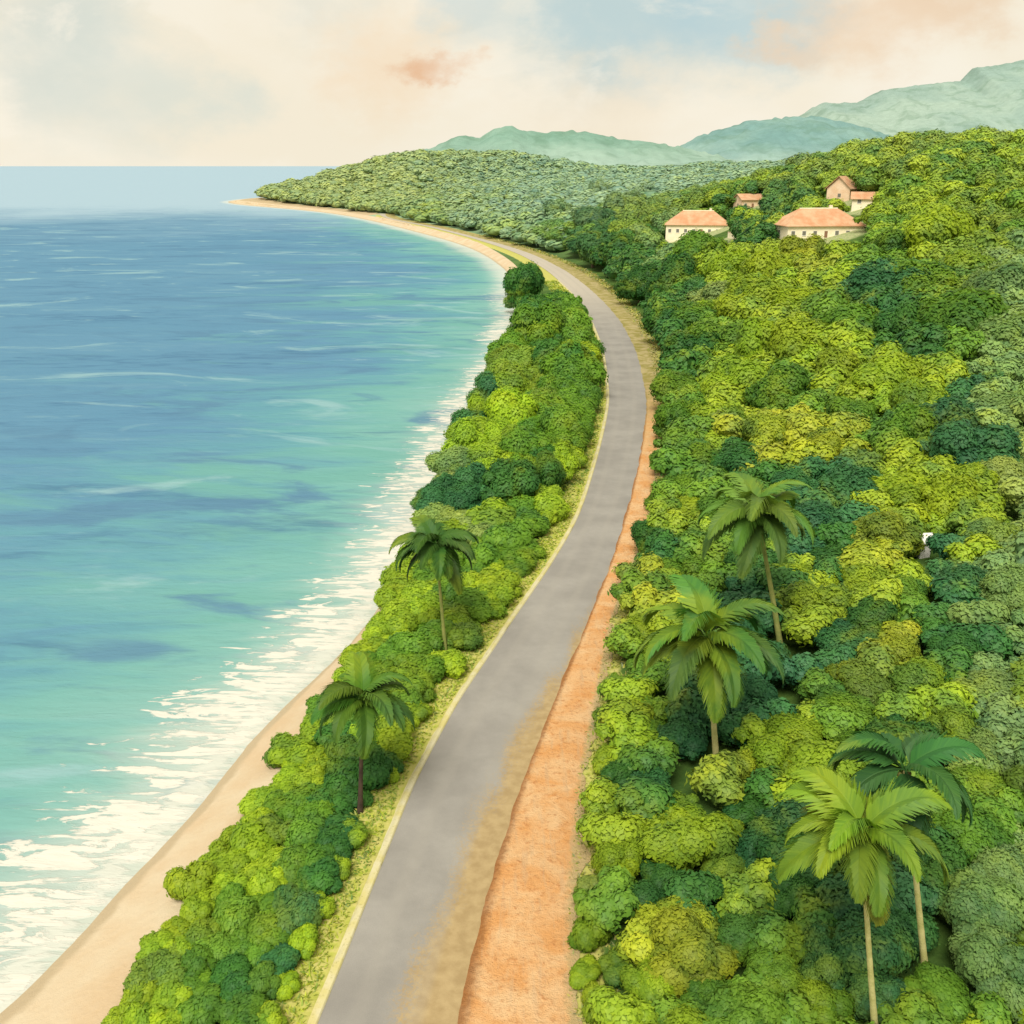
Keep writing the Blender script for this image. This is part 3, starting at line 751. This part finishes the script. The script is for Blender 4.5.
# ------------------------------------------------------------------ forest nobody could count
def merged_forest(name, items, arrs, label):
    Vs=[]; Qs=[]; Ts=[]; tn=[]; to=[]; nr=[]; base=0
    for (x,y,z,r,rz,k,colr) in items:
        V,Q,T3,t,ns = arrs[k]
        c,s = math.cos(rz), math.sin(rz)
        M = np.array([[c,-s,0],[s,c,0],[0,0,1]])
        Vs.append((V@M.T)*np.array([r,r,r*(.9 if r < 8 else .5)])+np.array([x,y,z])); nr.append(ns@M.T)
        Qs.append(Q+base); Ts.append(T3+base); tn.append(t); to.append(np.tile(np.array(colr,np.float32),(len(V),1))); base += len(V)
    V=np.concatenate(Vs).astype(np.float32); Q=np.concatenate(Qs); T3=np.concatenate(Ts)
    me=bpy.data.meshes.new(name)
    me.vertices.add(len(V)); me.vertices.foreach_set('co',V.ravel())
    loops=np.concatenate([Q.ravel(),T3.ravel()]).astype(np.int32)
    starts=np.concatenate([np.arange(len(Q))*4,len(Q)*4+np.arange(len(T3))*3]).astype(np.int32)
    me.loops.add(len(loops)); me.polygons.add(len(starts))
    me.loops.foreach_set('vertex_index',loops); me.polygons.foreach_set('loop_start',starts)
    me.update(calc_edges=True)
    me.polygons.foreach_set('use_smooth',np.ones(len(starts),bool))
    a=me.attributes.new('tint','FLOAT','POINT'); a.data.foreach_set('value',np.concatenate(tn).astype(np.float32))
    a=me.attributes.new('tone','FLOAT_COLOR','POINT'); a.data.foreach_set('color',np.concatenate(to).ravel())
    me.normals_split_custom_set_from_vertices(np.concatenate(nr).tolist())
    me.materials.append(M_FAR); me.update()
    o=obj(name,me); o['kind']='stuff'; o['label']=label; o['category']='forest'
    return o
A_MID=[crown_arrays(400+i,10,1200,.10,jit=.2) for i in range(4)]
A_FAR=[crown_arrays(500+i,6,200,.17,core_sub=2,jit=.14) for i in range(5)]
items=[]
for t_ in Rrest:
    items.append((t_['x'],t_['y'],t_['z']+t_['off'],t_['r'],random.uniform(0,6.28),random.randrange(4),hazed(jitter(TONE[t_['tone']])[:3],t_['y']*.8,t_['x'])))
if items: merged_forest('slope_forest', items, A_MID, 'wood covering the slope behind and above the single trees, reaching past the houses')
items=[]
def far_tone(x, y, px):
    f = float(fbm(x/45, y/70, 77)); 
    if px > 800: return random.choice(['lime','olive','mid','gold']) if f > .40 else random.choice(['mid','teal','olive'])
    if y > 1000 and px < 420: return random.choice(['pale','mist','pale'])
    if f > .52: return random.choice(['olive','lime','mid'])
    if f > .40: return random.choice(['mid','olive','mist'])
    return random.choice(['dark','mid','teal'])
def farlo(y):
    a = float(shore(y))+np.interp(y,[500,1000,1250,1450,1600],[12,22,34,44,36])
    k = float(sstep(960,1060,np.array(y)))
    return max(a, (float(sholR(y))+3)*(1-k)+a*k)
y = 560.0
while y < 1750:
    st = np.interp(y,[560,1000,1750],[9.5,12,17])
    x0 = farlo(y)+4; x1 = .60*y+20
    x = x0+random.uniform(0,st)
    while x < x1:
        xx = x+random.uniform(-.4,.4)*st; yy = y+random.uniform(-.4,.4)*st
        r = st*random.uniform(.95,1.4)
        xlo = farlo(yy)+r*.5
        if xx > xlo and not near_house(xx,yy,r):
            z = T(xx,yy); px,py,dep = proj(xx,yy,z+r*.7)
            if -30 < px < 1054 and not hides_house(xx,yy,z+r*.7,r):
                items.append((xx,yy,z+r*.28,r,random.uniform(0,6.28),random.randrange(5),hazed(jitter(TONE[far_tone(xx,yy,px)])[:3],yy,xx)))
        x += st
    y += st*.92
print('FAR', len(items))
merged_forest('headland_forest', items, A_FAR, 'hazy wood running back along the coast to the headland')

# hills
def hill(name, prof, Y, depth, c1, c2, seed, amp):  # c1, c2: wooded cover colours, already paled and blued for distance haze
    xs = np.linspace(prof[0][0], prof[-1][0], 360)
    py = np.interp(xs, [p[0] for p in prof], [p[1] for p in prof])
    d = [ray(a,b) for a,b in zip(xs,py)]
    Xr = np.array([q[0]/q[1]*Y for q in d]); Zr = np.array([CAMH+q[2]/q[1]*Y for q in d])
    nv = 44; V=[]
    for j in range(nv):
        s = j/(nv-1); yy = Y-depth+2*depth*s
        k = 1-abs(2*s-1); k = k**.8
        x = Xr*(yy/Y) if False else Xr
        rough = (fbm(x/amp[1], np.full_like(x, yy/amp[1]), seed,5)-.47)*amp[0]*(.35+.65*min(1,k*3))
        bumps = (vnoise(x/14, np.full_like(x, yy/14), seed+5)-.5)*9
        ridge = np.sin(x/amp[1]*1.7+fbm(x/amp[1],np.full_like(x,yy/amp[1]/2),seed+2)*6)*amp[0]*.07*k*(1-k)*3
        z = -10+(Zr+10)*k+rough*(1-k*k*.8)+bumps*.9+ridge
        V.append(np.stack([x,np.full_like(x,yy),z],1))
    V=np.concatenate(V); n=len(xs); i=np.arange(nv*n).reshape(nv,n)
    Fq=np.stack([i[:-1,:-1],i[:-1,1:],i[1:,1:],i[1:,:-1]],-1).reshape(-1,4)
    m, nt, b = mat(name+'_cover', .95, .05); nn=N(nt); p=nn.pos()
    f=nn.noise(p,.004,5); f2=nn.noise(p,.05,5,.65)
    c=nn.mix(nn.range(f,.35,.65),c1,c2); c=nn.mix(.55,c,nn.mix(f2,(.3,.3,.3),(.7,.7,.7)),'OVERLAY')
    f3=nn.noise(p,.012,6,.6,1.0)
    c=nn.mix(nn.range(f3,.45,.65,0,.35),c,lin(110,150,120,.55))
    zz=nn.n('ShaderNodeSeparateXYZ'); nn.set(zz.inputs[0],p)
    c=nn.mix(nn.range(nn.math('ADD',zz.outputs['Z'],nn.math('MULTIPLY',f3,60)),140,30,0,.6),c,lin(198,218,204,.64))  # mist at the hill foot, painted into the colour by height
    nn.set(b.inputs['Base Color'],c); nn.set(b.inputs['Normal'],nn.bump(f2,.28,5))
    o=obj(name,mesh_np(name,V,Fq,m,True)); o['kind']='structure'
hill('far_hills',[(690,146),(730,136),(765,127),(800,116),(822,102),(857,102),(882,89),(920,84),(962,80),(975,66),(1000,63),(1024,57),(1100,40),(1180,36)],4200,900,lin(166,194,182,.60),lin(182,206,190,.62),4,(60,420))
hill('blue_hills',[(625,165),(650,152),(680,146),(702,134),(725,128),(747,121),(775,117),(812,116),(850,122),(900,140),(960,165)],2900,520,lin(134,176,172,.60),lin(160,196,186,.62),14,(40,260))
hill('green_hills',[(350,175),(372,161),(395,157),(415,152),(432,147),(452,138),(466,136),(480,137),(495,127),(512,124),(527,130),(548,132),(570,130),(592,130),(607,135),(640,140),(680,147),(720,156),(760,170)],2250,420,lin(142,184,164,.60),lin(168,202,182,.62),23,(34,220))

# ------------------------------------------------------------------ palms
def frond_mesh(L, e0, droop, seed):
    g=random.Random(seed); n=30
    pts=[]; p=np.array([0.,0.,0.]); e=e0
    for i in range(n+1):
        pts.append(p.copy()); s=i/n
        e=e0-droop*(s**1.25); p=p+np.array([math.cos(e),0,math.sin(e)])*L/n
    V=[];Fq=[];t=[]
    def quad(a,b,c,d,tt):
        k=len(V); V.extend([a,b,c,d]); Fq.append((k,k+1,k+2,k+3)); t.extend([tt]*4)
    for i in range(n):      # rachis
        a,b=pts[i],pts[i+1]; w0=.055*(1-i/n)+.012; w1=.055*(1-(i+1)/n)+.012
        quad(a+[0,w0,0],b+[0,w1,0],b+[0,0,w1*1.2],a+[0,0,w0*1.2],.85); quad(a+[0,0,w0*1.2],b+[0,0,w1*1.2],b-[0,w1,0],a-[0,w0,0],.85)
    m=60
    for j in range(m):
        s=.10+.90*j/(m-1); f=s*n; i=min(int(f),n-1); q=f-i
        base=pts[i]*(1-q)+pts[i+1]*q
        tan=pts[min(i+1,n)]-pts[i]; tan=tan/np.linalg.norm(tan); up=np.array([-tan[2],0,tan[0]])
        ln=L*.31*math.sin(math.pi*min(1,.13+.87*s)**.72)**.7+.12
        fw=math.radians(38+26*s)
        for sd in (-1,1):
            l=ln*g.uniform(.85,1.1); w=.15*L/5*g.uniform(.85,1.15)
            out=np.array([0,sd,0])
            dr=g.uniform(.20,.42)
            d1=out*math.cos(fw)*.94+tan*math.sin(fw)+up*.20; d1/=np.linalg.norm(d1)
            d2=out*math.cos(fw)*.8+tan*math.sin(fw)-np.array([0,0,dr*1.7]); d2/=np.linalg.norm(d2)
            mid=base+d1*l*.5; tip=mid+d2*l*.55
            wv=tan*w
            tt=.35+.4*g.random()+.2*(sd>0)
            quad(base-wv*.55,base+wv*.55,mid+wv*.75,mid-wv*.75,tt); quad(mid-wv*.75,mid+wv*.75,tip+wv*.12,tip-wv*.12,tt+.05)
    return mesh_np('frond',np.array(V),np.array(Fq),M_FROND,True,{'tint':np.array(t)})
def palm(crown_px, base_px, Lr, label, tone, trunk_mat, lean=0.0, seed=0, nf=18, yoff=0, rt=.16, low=True):
    bx,by,bz,_=hit(*base_px,0.0)
    d=ray(*crown_px); t=(by+yoff)/d[1]; cx,cy,cz=d[0]*t,d[1]*t,CAMH+d[2]*t
    o=empty('palm_tree',(bx,by,bz-.1),label,'palm')
    dx,dy,h=cx-bx,cy-by,cz-bz+.1
    print('PALM',label[:30],'h',round(h,1),'at',round(bx,1),round(by,1))
    mb=MB(); n=26; pts=[];rad=[]
    for i in range(n+1):
        s=i/n; k=s+lean*math.sin(s*math.pi)
        pts.append((dx*k,dy*s,h*s)); rad.append(rt*(1.35-.6*s+(.5*(1-s)**8))*(1+.07*(i%2)))
    mb.tube(pts,rad,10); mb.build('trunk',trunk_mat,o,True)
    g=random.Random(seed)
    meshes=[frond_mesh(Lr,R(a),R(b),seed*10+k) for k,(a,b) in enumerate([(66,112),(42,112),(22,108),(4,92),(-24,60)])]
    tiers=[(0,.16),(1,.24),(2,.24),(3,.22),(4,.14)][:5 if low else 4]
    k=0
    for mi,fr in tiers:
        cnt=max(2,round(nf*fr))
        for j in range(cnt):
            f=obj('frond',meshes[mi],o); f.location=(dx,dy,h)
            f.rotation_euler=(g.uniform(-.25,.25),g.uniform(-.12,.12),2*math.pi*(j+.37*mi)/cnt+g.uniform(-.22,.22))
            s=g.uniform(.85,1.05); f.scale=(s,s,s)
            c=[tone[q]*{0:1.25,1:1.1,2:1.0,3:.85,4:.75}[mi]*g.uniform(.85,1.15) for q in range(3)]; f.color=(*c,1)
    for j in range(5):
        a=j*1.256+g.random(); import bmesh
        me=COCO
        q=obj('coconut',me,o); q.location=(dx+math.cos(a)*.26,dy+math.sin(a)*.26,h-.28-.1*(j%2)); q.rotation_euler=(g.random(),g.random(),0)
cv,cf=ICO[2]
COCO=mesh_np('coconut',cv*np.array([.125,.125,.17]),[list(f) for f in cf],M_COCO,True)
palm((362,698),(360,812),4.7,'dark-trunked palm over the beach, nearer of the two seaside palms',(.072,.165,.022),M_DARK_TRUNK,.02,1,17,rt=.13,low=False)
palm((436,545),(446,655),5.3,'dark green palm beside the white surf, farther of the two seaside palms',(.048,.120,.022),M_GREEN_TRUNK,.02,2,19,rt=.13)
palm((707,638),(717,770),7.2,'dark drooping palm with a yellow trunk, nearest the dirt shoulder on the slope',(.062,.165,.032),M_PALE_TRUNK,-.02,3,16,rt=.18)
palm((757,512),(782,655),7.0,'tall palm with a slanting yellow-green trunk, farthest up the slope',(.100,.205,.036),M_GREEN_TRUNK,-.02,4,16,rt=.20)
palm((862,832),(877,1050),5.0,'big yellow-green palm on a thin pale trunk, nearest at the lower right',(.150,.235,.022),M_PALE_TRUNK,.02,5,17,rt=.13)
palm((905,770),(927,985),5.2,'dark blue-green palm just behind the nearest yellow-green palm',(.040,.130,.036),M_PALE_TRUNK,.0,6,14,rt=.14)

# ------------------------------------------------------------------ houses
def house(h_):
    x,y,z=h_['loc']; w,d,h,rh=h_['w'],h_['d'],h_['h'],h_['rh']
    o=empty('house',(x,y,z-.6),h_['label'],'house',None,h_['rz'])
    wl=MB(); wl.box(-w/2,w/2,-d/2,d/2,-4,h)
    if h_['roof']=='gable':
        wl.add([(-w/2,-d/2,h),(-w/2,d/2,h),(-w/2,0,h+rh*.96),(w/2,-d/2,h),(w/2,d/2,h),(w/2,0,h+rh*.96)],[(0,2,1),(3,4,5),(0,3,5,2),(1,2,5,4)])
    wl.build('wall',h_['wall'],o)
    e=.7 if w > 4 else .25; rf=MB()
    if h_['roof']=='hip':
        q=d*.42
        rf.add([(-w/2-e,-d/2-e,h+.02),(w/2+e,-d/2-e,h+.02),(w/2+e,d/2+e,h+.02),(-w/2-e,d/2+e,h+.02),(-w/2+q,0,h+rh),(w/2-q,0,h+rh),
                (-w/2-e,-d/2-e,h+.22),(w/2+e,-d/2-e,h+.22),(w/2+e,d/2+e,h+.22),(-w/2-e,d/2+e,h+.22)],
               [(3,2,1,0),(0,1,7,6),(1,2,8,7),(2,3,9,8),(3,0,6,9),(6,7,5,4),(7,8,5),(8,9,4,5),(9,6,4)])
    else:
        t=.2
        for s in (-1,1):
            rf.add([(-w/2-e,s*(d/2+e),h-.35),(w/2+e,s*(d/2+e),h-.35),(w/2+e,0,h+rh+.05),(-w/2-e,0,h+rh+.05),
                    (-w/2-e,s*(d/2+e),h-.35+t),(w/2+e,s*(d/2+e),h-.35+t),(w/2+e,0,h+rh+.05+t),(-w/2-e,0,h+rh+.05+t)],
                   [(0,1,2,3),(4,5,6,7),(0,1,5,4),(1,2,6,5),(2,3,7,6),(3,0,4,7)])
    roof=rf.build('roof',M_TILE if w > 4 else M_WHITE,o)
    if h_['roof']=='hip':
        rg=MB(); q=d*.42; rg.tube([(-w/2+q,0,h+rh),(w/2-q,0,h+rh)],[.16,.16],6); rg.build('ridge',M_WALL,roof)
        ch=MB(); ch.box(w*.18,w*.18+1.0,d*.12,d*.12+1.0,h+rh*.35,h+rh+.9); ch.build('chimney',M_WALL,roof)
    nwin=max(1,int(w/3.4)); door=nwin//2
    for i in (range(nwin) if w > 4 else ()):
        cx=-w/2+(i+.5)*w/nwin
        if i==door:
            m=MB(); m.box(cx-min(.55,w*.28),cx+min(.55,w*.28),-d/2-.06,-d/2+.02,.62,2.75); dd=m.build('door',M_WOOD,o)
            m=MB(); m.box(cx+min(.38,w*.18),cx+min(.45,w*.24),-d/2-.11,-d/2-.06,1.6,1.75); m.build('handle',M_WHITE,dd)
        else:
            m=MB(); a,b,c,e2=cx-.62,cx+.62,1.35,2.75; f=.1
            m.box(a-f,a,-d/2-.07,-d/2+.02,c-f,e2+f); m.box(b,b+f,-d/2-.07,-d/2+.02,c-f,e2+f); m.box(a,b,-d/2-.07,-d/2+.02,e2,e2+f); m.box(a-f-.06,b+f+.06,-d/2-.14,-d/2+.02,c-f-.08,c)
            wn=m.build('window',M_WHITE,o)
            m=MB(); m.box(a,b,-d/2-.03,-d/2+.01,c,e2); m.box(cx-.03,cx+.03,-d/2-.06,-d/2-.03,c,e2); m.build('pane',M_GLASS,wn)
    for s in (-1,1) if w > 4 else ():
        m=MB(); m.box(s*(w/2)-.05,s*(w/2)+.05,-1.1,.1,1.35,2.7); m.build('window',M_GLASS,o)
for h_ in HOUSES: house(h_)
# low cream garden wall between the two big houses
def garden_wall():
    pts=[hit(px,py,0)[:3] for px,py in [(728,238),(745,240),(762,243),(776,240),(790,236)]]
    o=empty('garden_wall',pts[0],'low curving cream garden wall between the two big roofed houses','wall')
    m=MB(); c=MB()
    for (a,b) in zip(pts[:-1],pts[1:]):
        A=Vector(a)-Vector(pts[0]); B=Vector(b)-Vector(pts[0]); n_=Vector((-(B-A).y,(B-A).x,0)).normalized()*.2
        for (mm,z0,z1,k) in ((m,-2,2.2,1),(c,2.2,2.4,1.5)):
            mm.add([A-n_*k+Vector((0,0,z0)),B-n_*k+Vector((0,0,z0)),B+n_*k+Vector((0,0,z0)),A+n_*k+Vector((0,0,z0)),A-n_*k+Vector((0,0,z1)),B-n_*k+Vector((0,0,z1)),B+n_*k+Vector((0,0,z1)),A+n_*k+Vector((0,0,z1))],
                   [(3,2,1,0),(4,5,6,7),(0,1,5,4),(1,2,6,5),(2,3,7,6),(3,0,4,7)])
    m.build('wall_body',M_WALL,o); c.build('coping',M_WALLP,o)
garden_wall()

# ------------------------------------------------------------------ grass on the verges
def grass(name, n, xf, yr, hgt, tones, label):
    V=[];Fq=[];t=[];to=[]
    for _ in range(n):
        y=math.exp(random.uniform(math.log(yr[0]),math.log(yr[1]))); a,b=xf(y); x=random.uniform(a,b)
        z=T(x,y); h=hgt*random.uniform(.5,1.3)*(1+y/160); w=.035*(1+y/50)
        an=random.uniform(0,6.28); dx,dy=math.cos(an)*w,math.sin(an)*w; la=random.uniform(0,6.28); lx,ly=math.cos(la)*h*1.1,math.sin(la)*h*1.1
        if (ly*dx-lx*dy) < 0: dx,dy=-dx,-dy
        k=len(V); V+= [(x-dx,y-dy,z-.03),(x+dx,y+dy,z-.03),(x+dx*.5+lx*.6,y+dy*.5+ly*.6,z+h*.42),(x-dx*.5+lx,y-dy*.5+ly,z+h*.5)]
        Fq.append((k,k+1,k+2,k+3)); c=random.choice(tones); t+=[random.random()]*4; to+=[(*c,1)]*4
    nr=np.tile(np.array([[-.1,-.3,.95]]),(len(V),1))
    o=obj(name,mesh_np(name,np.array(V),np.array(Fq),M_GRASS,True,{'tint':np.array(t),'tone':np.array(to)}))
    o['kind']='stuff'; o['label']=label; o['category']='grass'
grass('verge_grass',15000,lambda y:(float(roadL(y))-4.6-min(2,max(0,(y-150)/60)),float(roadL(y))-.9),(34,420),.22,[(.38,.46,.06),(.42,.44,.11),(.30,.40,.05)],'yellow-green grass growing between the kerb and the seaside bushes')
grass('shoulder_grass',8000,lambda y:(float(sholR(y))-.3-(.8 if y>150 else 0),float(sholR(y))+2.6),(34,700),.24,[(.40,.38,.13),(.32,.36,.07),(.46,.42,.20)],'dry pale grass fringing the inland edge of the dirt shoulder')

# ------------------------------------------------------------------ sky, sun, camera
SUN_EL, SUN_AZ = 55, -163      # azimuth from +Y, negative to the sea side
w=bpy.data.worlds.new('World'); S.world=w; w.use_nodes=True
nt=w.node_tree; n=N(nt); bg=nt.nodes['Background']
sky=n.n('ShaderNodeTexSky'); sky.sky_type='NISHITA'; sky.sun_disc=False; sky.sun_elevation=R(SUN_EL); sky.sun_rotation=R(SUN_AZ); sky.air_density=1.0; sky.dust_density=2.0
STR=.10
tc=n.n('ShaderNodeTexCoord').outputs['Generated']
wn=n.n('ShaderNodeTexNoise'); n.set(wn.inputs['Vector'],n.map(tc,(1,1,1.6))); wn.inputs['Scale'].default_value=10; wn.inputs['Detail'].default_value=8; wn.inputs['Roughness'].default_value=.62
off=n.n('ShaderNodeVectorMath',operation='MULTIPLY_ADD'); n.set(off.inputs[0],wn.outputs['Color']); off.inputs[1].default_value=(.20,.20,.11); off.inputs[2].default_value=(-.10,-.10,-.055)
ad=n.n('ShaderNodeVectorMath',operation='ADD'); n.set(ad.inputs[0],tc); n.set(ad.inputs[1],off.outputs[0])
wd=ad.outputs[0]
big=n.noise(n.map(tc,(1,1,2.2)),4.5,6,.5)
def skc(r,g,b): return lin(r,g,b,1/STR)
cloud=n.mix(n.range(big,.35,.68),skc(245,235,213),skc(250,243,226))
# clear sky between the clouds
sep=n.n('ShaderNodeSeparateXYZ'); n.set(sep.inputs[0],tc)
gap=n.noise(n.map(tc,(1,1,2.0),loc=(3,1,0)),3.0,6,.55)
gm=n.math('MULTIPLY',n.range(gap,.50,.66),n.range(sep.outputs['Z'],.12,.4))
col=n.mix(n.math('MULTIPLY',gm,.75),cloud,sky.outputs[0])
def patch(col,px,py,rad,c,amt,asp=1.0):
    d=Vector(ray(px,py)).normalized()
    v=n.n('ShaderNodeVectorMath',operation='SUBTRACT'); n.set(v.inputs[0],wd); v.inputs[1].default_value=d
    m=n.n('ShaderNodeVectorMath',operation='MULTIPLY'); n.set(m.inputs[0],v.outputs[0]); m.inputs[1].default_value=(1,1,asp)
    l=n.n('ShaderNodeVectorMath',operation='LENGTH'); n.set(l.inputs[0],m.outputs[0])
    return n.mix(n.range(l.outputs['Value'],rad*1.15,rad*.1,0,amt),col,skc(*c))
for a in [(690,5,.13,(184,209,214),.95,1.6),(590,25,.10,(190,211,212),.9,1.2),(780,20,.08,(190,212,214),.8,1.5),(90,60,.10,(208,218,210),.65,1.0),(200,100,.06,(214,222,212),.6,1.5),(40,20,.08,(214,220,210),.6,1.2),
          (330,10,.06,(222,224,212),.5,1.5),(470,15,.06,(196,214,214),.6,1.5),(390,70,.09,(245,222,190),.75,1.4),(432,70,.05,(230,178,134),.85,3.0),(880,22,.10,(238,208,174),.7,2.2),(780,45,.05,(240,212,180),.7,3.0),(960,10,.07,(236,208,176),.7,2.0),(600,95,.10,(246,230,204),.6,2.0)]:
    col=patch(col,*a)
puff=n.noise(n.map(tc,(1,1,1.9),loc=(2,5,1)),6.5,9,.6,.3)
pm=n.math('MULTIPLY',n.range(puff,.52,.62,0,.6),n.range(n.noise(tc,2.6,2),.40,.60))
col=n.mix(pm,col,skc(250,243,226))
nt.links.new(col,bg.inputs['Color']); bg.inputs['Strength'].default_value=STR

ld=bpy.data.lights.new('sun','SUN'); ld.energy=3.8; ld.angle=R(26); ld.color=(1.0,.955,.87)
lo=bpy.data.objects.new('sun',ld); COL.objects.link(lo)
az=R(SUN_AZ); el=R(SUN_EL)
dirv=Vector((math.sin(az)*math.cos(el),math.cos(az)*math.cos(el),math.sin(el)))
lo.rotation_euler=dirv.to_track_quat('Z','Y').to_euler()

cd=bpy.data.cameras.new('camera'); cd.sensor_width=36; cd.lens=36*F/1024; cd.clip_start=.5; cd.clip_end=80000
co=bpy.data.objects.new('camera',cd); COL.objects.link(co); co.location=(0,0,CAMH); co.rotation_euler=(math.pi/2-PITCH,0,0)
S.camera=co
S.view_settings.view_transform='Standard'; S.view_settings.look='None'; S.view_settings.exposure=0
S.cycles.max_bounces=5; S.cycles.diffuse_bounces=3; S.cycles.glossy_bounces=2; S.cycles.transmission_bounces=3
S.cycles.use_denoising=True
